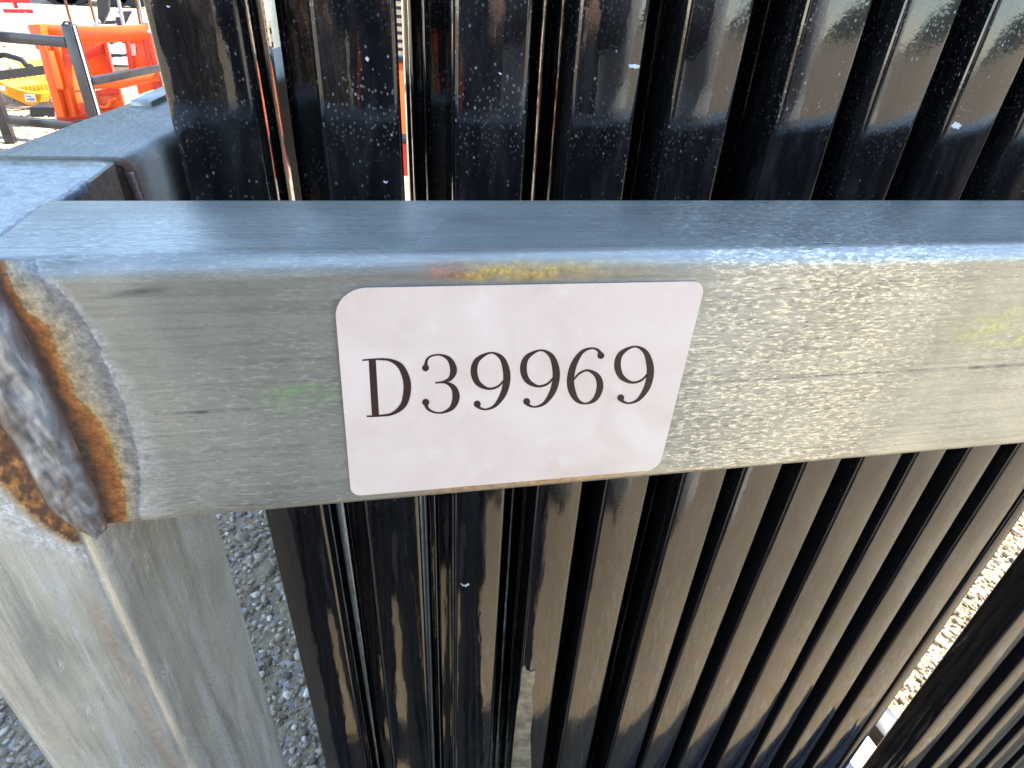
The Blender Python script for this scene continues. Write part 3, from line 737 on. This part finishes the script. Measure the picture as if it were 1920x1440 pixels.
bm = bmesh.new(); tube(bm, spline([c7(1140,1190,5.56), c7(1060,1200,5.55), c7(1040,1270,5.55), c7(990,1300,5.55), c7(930,1290,5.56)], 5), .016, 8); subpart('hook', bm, M['orange'], lpz, oa, R(60))
bm = bmesh.new(); slab(bm, [c7(795,1080,5.55), c7(855,1075,5.62), c7(925,1400,5.62), c7(880,1440,5.55)], .02, .003); part('edge_plate', bm, M['red'], oa, R(40))
bm = bmesh.new(); slab(bm, [c7(1400,985,5.7), c7(1620,925,5.7), c7(1660,1060,5.7), c7(1440,1130,5.7)], .04, .004); part('lower_plate', bm, M['orange'], oa, R(40))
bm = bmesh.new(); slab(bm, [c7(330,1440,5.5), c7(1240,1300,5.6), c7(1260,1420,5.6), c7(345,1500,5.5)], .10, .004); part('foot', bm, M['red'], oa, R(40))

# yellow rock bucket on a wooden skid
c8 = lambda x, y, Y: at(x/8, 80+y/8, Y)
yb_ = thing('rock_bucket', Vector((-2.75, 6.2, 0)), 'yellow slatted rock bucket with small white decals, left of the orange attachment', 'bucket')
bm = bmesh.new()
for j in range(1):
    slab(bm, [c8(-60,560,5.9), c8(120,655,5.9), c8(120,800,5.9), c8(-60,700,5.9)], .04)
    slab(bm, [c8(120,655,5.9), c8(420,750,5.95), c8(400,930,5.95), c8(120,800,5.9)], .04)
    slab(bm, [c8(420,750,5.95), c8(620,770,6.0), c8(600,960,6.0), c8(400,930,5.95)], .04)
    slab(bm, [c8(620,770,6.0), c8(790,735,6.1), c8(745,870,6.1), c8(600,960,6.0)], .04)
fp = part('front_plate', bm, M['yellow'], yb_, R(40))
bm = bmesh.new(); slab(bm, [c8(360,770,5.93), c8(520,780,5.94), c8(545,890,5.94), c8(385,885,5.93)], .004); subpart('decal', bm, M['white'], fp, yb_)
bm = bmesh.new(); slab(bm, [c8(-20,635,5.88), c8(75,655,5.88), c8(80,725,5.88), c8(-10,705,5.88)], .004); subpart('decal', bm, M['white'], fp, yb_)
bm = bmesh.new(); slab(bm, [c8(374,790,5.925), c8(455,800,5.93), c8(462,822,5.93), c8(380,815,5.925)], .001); subpart('print_mark', bm, M['grey'], fp, yb_)
bm = bmesh.new(); slab(bm, [c8(395,840,5.925), c8(515,830,5.935), c8(522,870,5.935), c8(402,868,5.925)], .001); subpart('print_mark', bm, M['grey'], fp, yb_)
for j in range(9):
    t = j/8; a = c8(60+t*640, 575-t*95-30*math.sin(t*3.1), 6.55+.1*t); b = c8(330+t*460, 745-t*60+10*math.sin(t*3.1), 6.02+.08*t); mid = (a+b)/2-Vector((0, 0, .05))
    bm = bmesh.new(); bar(bm, a, mid, .03, .09, .003); bar(bm, mid, b, .03, .09, .003); part('slat', bm, M['yellow'], yb_, R(40))
bm = bmesh.new(); slab(bm, [c8(-60,545,6.6), c8(720,470,6.75), c8(790,735,6.12), c8(100,650,6.0)], .01); part('bucket_floor', bm, M['yellow'], yb_, R(40))
for (x0, y0) in ((40, 330), (190, 300)):
    bm = bmesh.new(); pts = [c8(x0-40, y0+130, 6.7), c8(x0-40, y0+20, 6.7), c8(x0, y0-20, 6.7), c8(x0+50, y0+10, 6.7), c8(x0+130, y0+130, 6.7)]
    fr = [bm.verts.new(p_) for p_ in pts]; bk_ = [bm.verts.new(p_+Vector((0, .05, 0))) for p_ in pts]
    bm.faces.new(fr); bm.faces.new(bk_[::-1])
    for i in range(5): bm.faces.new((fr[i], bk_[i], bk_[(i+1) % 5], fr[(i+1) % 5]))
    lug = part('lug', bm, M['yellow'], yb_, R(40))
    bm = bmesh.new(); tube(bm, [c8(x0+40, y0+60, 6.70), c8(x0+40, y0+60, 6.66)], .035, 14); subpart('pin', bm, M['grey'], lug, yb_, R(60))
bm = bmesh.new(); tube(bm, spline([c8(-60,215,6.9), c8(60,185,6.9), c8(200,220,6.85), c8(330,265,6.8), c8(395,340,6.75), c8(470,360,6.7)], 6), .022, 10); part('hose', bm, M['rubber'], yb_, R(60))
bm = bmesh.new(); slab(bm, [c8(230,420,7.0), c8(640,390,7.1), c8(620,240,7.6), c8(300,290,7.5)], .04); part('top_plate', bm, M['yellow'], yb_, R(40))
bm = bmesh.new(); box(bm, c8(40,900,6.0).x, c8(800,960,6.0).x, 6.0, 6.9, 0.0, c8(420,945,6.0).z-.01, .004)
single('wooden_skid', bm, M['wood'], 'weathered wooden skid under the yellow rock bucket', 'skid')
bm = bmesh.new(); slab(bm, [c8(430,970,5.72), c8(810,975,5.72), c8(790,1120,5.72), c8(460,1100,5.72)], .25, .004)
single('black_box', bm, M['dblack'], 'black box on the ground below the yellow rock bucket', 'box')
bm = bmesh.new(); slab(bm, [c8(815,960,5.6), c8(890,960,5.6), c8(900,1300,5.6), c8(790,1300,5.6)], .08, .02)
single('plastic_bag', bm, M['cloud'], 'pale lilac plastic bag tucked beside the orange attachment', 'bag')

# black implement frame behind the attachment
fr_ = thing('implement_frame', Vector((-2.2, 8.2, 0)), 'black implement frame with a triangular brace behind the orange attachment', 'frame')
bm = bmesh.new(); slab(bm, [c7(1115,90,8.0), c7(1180,90,8.0), c7(1385,820,8.0), c7(1320,820,8.0)], .12, .004); part('post', bm, M['dblack'], fr_, R(40))
bm = bmesh.new(); slab(bm, [c7(960,140,8.2), c7(1120,135,8.2), c7(1125,180,8.2), c7(965,185,8.2)], .12, .004); part('beam', bm, M['dblack'], fr_, R(40))
bm = bmesh.new(); slab(bm, [c7(1150,10,8.6), c7(1350,5,8.6), c7(1255,190,8.6), c7(1235,150,8.6)], .02, .002); part('brace', bm, M['dblack'], fr_, R(40))
bm = bmesh.new(); slab(bm, [c7(985,95,8.6), c7(1110,85,8.6), c7(1115,135,8.3), c7(960,140,8.3)], .03, .003); part('tray', bm, M['white'], fr_, R(40))
bm = bmesh.new(); slab(bm, [c7(1000,400,7.6), c7(1060,395,7.6), c7(1170,470,7.6), c7(1080,480,7.6)], .05, .003); part('step', bm, M['dblack'], fr_, R(40))
for i, (xa, ya, xb, yb2, Y, mt) in enumerate(((1040,485,1215,580,7.4,'white'), (1080,655,1310,730,7.3,'white'), (1110,770,1270,835,7.3,'wood'))):
    bm = bmesh.new(); a, b = c7(xa, yb2, Y), c7(xb, ya, Y); box(bm, a.x, b.x, Y, Y+.25, a.z, b.z, .004)
    single('pale_block', bm, M[mt], ['upper white block stacked behind the orange attachment', 'long white block in the middle of the stack behind the orange attachment', 'wooden block at the bottom of the stack behind the orange attachment'][i], 'block')
for i in range(3):
    bm = bmesh.new(); ya = [585, 735, 840][i]; a, b = c7(1060+25*i, ya+65, 7.45), c7(1300, ya, 7.45); box(bm, a.x, b.x, 7.45, 7.7, a.z, b.z, .003)
    single('dark_timber', bm, M['dblack'], ['dark timber under the upper white block', 'dark timber under the long white block', 'dark timber under the wooden block'][i], 'timber')
# tall dark plate hanging in front of the red vehicles
bm = bmesh.new(); c9 = lambda x, y, Y: at(90+x/9.6, y/9.6, Y)
q = [c9(860,-250,7.2), c9(1085,-250,7.2), c9(1090,200,7.2), c9(990,430,7.2), c9(910,460,7.2)]
f0 = [bm.verts.new(p_) for p_ in q]; f1 = [bm.verts.new(p_+Vector((0, .05, 0))) for p_ in q]; bm.faces.new(f0); bm.faces.new(f1[::-1])
for i in range(5): bm.faces.new((f0[i], f1[i], f1[(i+1) % 5], f0[(i+1) % 5]))
single('black_implement', bm, M['dblack'], 'dark green black blade with a slanted tip beyond the orange tube', 'blade')
bm = bmesh.new(); tube(bm, spline([c9(840,470,7.1), c9(850,390,7.1), c9(895,355,7.1), c9(945,410,7.1)], 6), .007, 8); tube(bm, [c9(830,440,7.1), c9(1020,490,7.1)], .02, 10)
single('chain_hook', bm, M['grey'], 'small grey hook hanging beside the dark blade', 'hook')
for i, (xa, ya, xb, yb2, Y, rr, mt, lab) in enumerate(((250,-200,425,440,7.5,.012,'brown','thin rusty rod leaning behind the black rack post'), (700,-160,850,400,7.6,.011,'brown','thin rusty rod left of the dark blade'),
        (1235,-150,1370,500,7.8,.016,'grey','grey rod right of the dark blade'), (1560,-150,1660,430,7.4,.011,'brown','left one of two rods at the edge of the first black post'), (1590,-200,1710,420,7.45,.011,'grey','right one of two rods at the edge of the first black post'))):
    bm = bmesh.new(); tube(bm, [c9(xa, ya, Y), c9(xb, yb2, Y)], rr, 8); single('thin_rod', bm, M[mt], lab, 'rod', 'thin rods in the yard', None, R(60))
bm = bmesh.new(); slab(bm, [c9(1650,425,7.3), c9(1750,425,7.3), c9(1770,560,7.3), c9(1660,560,7.3)], .10, .004)
single('red_socket', bm, M['red'], 'red square socket holding two thin rods', 'socket')

# red vehicles far off, red stand
def far_vehicle(x0, x1, yb_px, Y, lab, wheels, col):
    a = at(x0, yb_px, Y); b = at(x1, yb_px, Y); gz = 0
    t = thing('red_vehicle', ((a.x+b.x)/2, Y, 0), lab, 'vehicle', 'red vehicles at the far side of the yard')
    bm = bmesh.new(); box(bm, a.x, b.x, Y, Y+1.7, .45, 1.15, .08); box(bm, a.x+(b.x-a.x)*.25, b.x-(b.x-a.x)*.2, Y+.1, Y+1.6, 1.15, 1.75, .12); part('body', bm, col, t, R(40))
    bm = bmesh.new(); box(bm, a.x+.05, b.x-.05, Y-.03, Y+.3, .28, .45, .03); part('bumper', bm, M['grey'], t, R(40))
    for k in range(wheels):
        x = a.x+(b.x-a.x)*(.16+.68*k/(wheels-1)); bm = bmesh.new(); tube(bm, [(x, Y-.05, .33), (x, Y+.2, .33)], .33, 18); wv = part('wheel', bm, M['rubber'], t, R(60))
        bm = bmesh.new(); tube(bm, [(x, Y-.07, .33), (x, Y-.04, .33)], .16, 12); subpart('rim', bm, M['white'], wv, t, R(60))
    return t
gy = onz(130, 9, 0).y
far_vehicle(100, 152, 4, gy, 'small red vehicle with dark wheels at the far top left', 3, M['truckred'])
gy2 = onz(230, 14, 0).y
far_vehicle(206, 262, 6, gy2, 'second red vehicle right of the dark blade at the top left', 2, M['truckred'])
rs = onz(32, 19, 0); st = thing('red_stand', rs, 'thin red stand with a T shaped foot at the top left corner', 'stand')
bm = bmesh.new(); tube(bm, [rs+Vector((0, 0, .03)), at(26, 1, rs.y)], .035, 10); part('pole', bm, M['truckred'], st, R(60))
bm = bmesh.new(); tube(bm, [onz(6, 20, .03), onz(62, 21, .03)], .03, 10); part('foot', bm, M['truckred'], st, R(60))
bm = bmesh.new(); tube(bm, [at(-10, 1, rs.y), at(56, 1.5, rs.y)], .035, 10); part('cross_bar', bm, M['truckred'], st, R(60))

# things seen through the two slits
def boards(name_lab, x0, x1, ytop, ybot, Y, n):
    a = at(x0, ybot, Y); b = at(x1, ytop, Y); t = thing('timber_stack', ((a.x+b.x)/2, Y, 0), name_lab, 'timber stack', 'stacks of timber behind the posts')
    zt2 = b.z; zz = np.linspace(0, zt2, n+1)
    for k in range(n):
        bm = bmesh.new(); hh = (zz[k+1]-zz[k])*.58; box(bm, a.x+random.uniform(-.02, .02), b.x+random.uniform(-.02, .02), Y, Y+.5, zz[k+1]-hh, zz[k+1], .004); part('board', bm, M['wood'], t)
        bm = bmesh.new(); box(bm, a.x+.03, b.x-.03, Y+.05, Y+.45, zz[k], zz[k+1]-hh-.0005); part('spacer', bm, M['dblack'], t)
boards('stack of pale boards seen through the slit left of the second black post', 480, 560, 40, 140, 5.2, 9)
boards('taller stack of boards seen through the slit right of the third black post', 735, 810, -10, 95, 7.5, 12)
ob = thing('orange_bucket', at(770, 200, 3.6), 'orange bucket glimpsed through the narrow slit between black posts', 'bucket'); ob.location.z = 0
bm = bmesh.new(); q = [at(735,112,3.6), at(815,112,3.6), at(815,300,3.3), at(735,300,3.3)]; slab(bm, q, .08, .01); part('back_plate', bm, M['orange'], ob, R(40))
bm = bmesh.new(); slab(bm, [at(735,106,3.58), at(815,106,3.58), at(815,117,3.58), at(735,117,3.58)], .06, .004); part('top_bar', bm, M['dblack'], ob, R(40))
bm = bmesh.new(); slab(bm, [at(735,250,3.25), at(815,250,3.25), at(815,262,3.22), at(735,262,3.22)], .05, .004); part('strap', bm, M['dblack'], ob, R(40))
bm = bmesh.new(); slab(bm, [at(735,265,3.24), at(815,265,3.24), at(815,330,3.2), at(735,330,3.2)], .3, .01); part('cutting_edge', bm, M['red'], ob, R(40))

# ------------------------------------------------------------------ behind the camera (seen only as reflections in the black paint)
tk = thing('pale_cylinder', (.57, -.80, 0), 'added tall pale cylinder behind the photographer', 'cylinder')  # added pale shape, made to give the white reflection in the posts
def lathe(bm, cx, cy, prof, seg=40):
    rs = [[bm.verts.new((cx+r*math.cos(2*math.pi*k/seg), cy+r*math.sin(2*math.pi*k/seg), z)) for k in range(seg)] for r, z in prof]
    for a, b in zip(rs[:-1], rs[1:]):
        for k in range(seg): bm.faces.new((a[k], a[(k+1) % seg], b[(k+1) % seg], b[k]))
    bm.faces.new(rs[0][::-1]); bm.faces.new(rs[-1])
pr = [(.20, 0), (.225, .02)]
for k in range(7): pr += [(.225, .05+.2*k), (.225, .20+.2*k), (.218, .215+.2*k), (.218, .235+.2*k)]
pr += [(.225, 1.47), (.20, 1.54), (.12, 1.58), (.085, 1.585)]
bm = bmesh.new(); lathe(bm, .57, -.80, pr); tkb = part('body', bm, M['white'], tk, R(35))
bm = bmesh.new(); lathe(bm, .57, -.80, [(.08, 1.5855), (.08, 1.62), (.07, 1.63)], 24); part('added_lid', bm, M['dblack'], tk, R(35))
bm = bmesh.new(); tube(bm, [(.57, -.57, .12), (.57, -.52, .12)], .02, 12); part('added_tap', bm, M['grey'], tk, R(60))

def skin_body(name, chains, mat, parent, sub=1):
    """chains: list of polylines [(x,y,z,r)...]; equal points are merged into joints"""
    verts, idx, edges, rad = [], {}, [], []
    for ch in chains:
        prev = None
        for (x, y, z, r) in ch:
            k = (round(x, 4), round(y, 4), round(z, 4))
            if k not in idx: idx[k] = len(verts); verts.append((x, y, z)); rad.append(r)
            if prev is not None and prev != idx[k]: edges.append((prev, idx[k]))
            prev = idx[k]
    off = parent.location
    me = bpy.data.meshes.new(name); me.from_pydata([(v[0]-off.x, v[1]-off.y, v[2]-off.z) for v in verts], edges, [])
    o = bpy.data.objects.new(name, me); C.objects.link(o); o.parent = parent
    sm = o.modifiers.new('skin', 'SKIN'); sm.use_smooth_shade = True
    for i, sv in enumerate(me.skin_vertices[0].data): sv.radius = (rad[i], rad[i]); sv.use_root = (i == 0)
    ss_ = o.modifiers.new('subd', 'SUBSURF'); ss_.levels = sub; ss_.render_levels = sub
    me.materials.append(mat); return o
ps = thing('person', (.10, -.52, 0), 'person in dark clothes holding up a phone to take the picture', 'person')
px, py = .10, -.50
pel = (px, py, .94, .165); 
body = [[pel, (px, py+.01, 1.10, .155), (px, py+.03, 1.28, .17), (px, py+.04, 1.42, .10), (px, py+.06, 1.50, .055)]]
for s in (-1, 1):
    body.append([(px, py+.03, 1.28, .17), (px+s*.17, py+.03, 1.40, .068), (px+s*.29, py+.13, 1.20, .048), (px+s*.30, py+.19, 1.14, .044), (s*.17, -.14, 1.135, .034)])
    body.append([pel, (px+s*.095, py, .86, .105), (px+s*.11, py+.02, .50, .078), (px+s*.115, py-.02, .12, .055), (px+s*.12, py-.02, .06, .045), (px+s*.125, py+.10, .04, .038), (px+s*.13, py+.17, .035, .03)])
skin_body('body', body, M['cloth'], ps, 2)
bm = bmesh.new(); bmesh.ops.create_uvsphere(bm, u_segments=28, v_segments=20, radius=1)
for v in bm.verts:
    x, y, z = v.co; 
    nose = .16*math.exp(-((x/.16)**2+((z+.12)/.22)**2)) if y > 0 else 0
    jaw = 1-.22*max(0, -z)
    eye = -.06*math.exp(-(((abs(x)-.36)/.16)**2+((z-.05)/.12)**2)) if y > 0 else 0
    v.co = Vector((px+x*.076*jaw, py+.085+y*.098*(1+nose+eye), 1.625+z*.118))
hd = part('head', bm, M['skin'], ps, R(80))
for s in (-1, 1):
    bm = bmesh.new(); bmesh.ops.create_uvsphere(bm, u_segments=10, v_segments=8, radius=1)
    for v in bm.verts: v.co = Vector((px+s*.079+v.co.x*.010, py+.075+v.co.y*.020, 1.615+v.co.z*.032))
    subpart('ear', bm, M['skin'], hd, ps, R(80))
    bm = bmesh.new(); bmesh.ops.create_uvsphere(bm, u_segments=10, v_segments=8, radius=1)
    for v in bm.verts: v.co = Vector((px+s*.029+v.co.x*.011, py+.171+v.co.y*.006, 1.632+v.co.z*.008))
    subpart('eye', bm, M['dblack'], hd, ps, R(80))
bm = bmesh.new(); bar(bm, (px-.022, py+.178, 1.562), (px+.022, py+.178, 1.562), .006, .007, .002); subpart('mouth', bm, M['red'], hd, ps, R(80))
bm = bmesh.new(); bmesh.ops.create_uvsphere(bm, u_segments=24, v_segments=18, radius=1)
bmesh.ops.delete(bm, geom=[v for v in bm.verts if v.co.z < -.25 or (v.co.y > .35 and v.co.z < .45)], context='VERTS')
for v in bm.verts: v.co = Vector((px+v.co.x*.084, py+.078+v.co.y*.106, 1.632+v.co.z*.122))
part('hair', bm, M['hair'], ps, R(80))
hx = .0
for s in (-1, 1):
    wx = hx+s*.17; hand = [[(wx, -.14, 1.135, .026), (hx+s*.135, -.095, 1.14, .024), (hx+s*.118, -.065, 1.143, .021)]]
    for j, (dz, l) in enumerate(((.034, .95), (.013, 1.05), (-.008, 1.0), (-.028, .8))):
        hand.append([(hx+s*.118, -.065, 1.143, .021), (hx+s*.118, -.045, 1.143+dz, .010), (hx+s*.116, -.045+.024*l, 1.145+dz, .0088), (hx+s*.112-s*.016*l, -.045+.034*l, 1.146+dz, .0075), (hx+s*.112-s*.030*l, -.045+.036*l, 1.146+dz, .0062)])
    hand.append([(hx+s*.135, -.095, 1.14, .024), (hx+s*.110, -.080, 1.165, .012), (hx+s*.085, -.062, 1.172, .010), (hx+s*.068, -.048, 1.168, .008)])
    skin_body('hand', hand, M['skin'], ps, 1)
ph = thing('phone', (hx, -.029, 1.112), 'black phone with an orange wrist cord held level in both hands of the photographer', 'phone')
bm = bmesh.new(); box(bm, hx-.078, hx+.078, -.033, -.025, 1.112, 1.184, .004); part('case', bm, M['dblack'], ph, R(40))
bm = bmesh.new(); tube(bm, spline([(hx-.012, -.029, 1.114), (hx-.014, -.03, 1.07), (hx-.019, -.031, 1.02), (hx-.016, -.03, .985)], 6), .0042, 8); part('wrist_cord', bm, M['orange'], ph, R(60))

# unseen black posts added to darken the reflections, some standing, some lying
me = tube_mesh(.037, .036, 1.9)
for k in range(18):
    put_post(me, -.95+.0445*k, .004*math.sin(k), -1.30+.012*math.sin(k*2.3)+LEAN*.9, 'added black post in the unseen row behind the photographer', 'added black posts behind the photographer', .02)
me = tube_mesh(.037, .036, 1.25)
for k, xl in enumerate((-.50, -.455, -.41, -.365, -.27, -.228, -.165, -.12, .045, .09, .133)):
    o = put_post(me, 0, 0, 0, 'black post lying on the gravel at the photographer\'s feet', 'added black posts lying on the gravel')  # unseen post, added to darken the reflections
    o.location = (xl, .10+.03*math.sin(k*1.7), .0385); o.rotation_euler = (R(90), 0, R(1.5*math.sin(k*2.1)))

me = tube_mesh(.037, .036, .80)  # unseen too, added to darken the lowest reflections
for k in range(5):
    o = put_post(me, 0, 0, 0, 'added black post lying unseen on the gravel below the front rail', 'added black posts lying on the gravel')
    o.location = (.02+.02*math.sin(k*2.0), .10+.043*k, .0015); o.rotation_euler = (R(90), 0, R(90+.8*math.sin(k*1.3)))

# parts of bare steel carry an empty stain layer
for o in C.objects:
    if o.type == 'MESH' and 'stain' not in o.data.attributes and o.data.materials and o.data.materials[0] in (M['rail'], M['post'], M['side'], M['weld']):
        o.data.attributes.new('stain', 'FLOAT_COLOR', 'POINT').data.foreach_set('color', [0.0]*(4*len(o.data.vertices)))
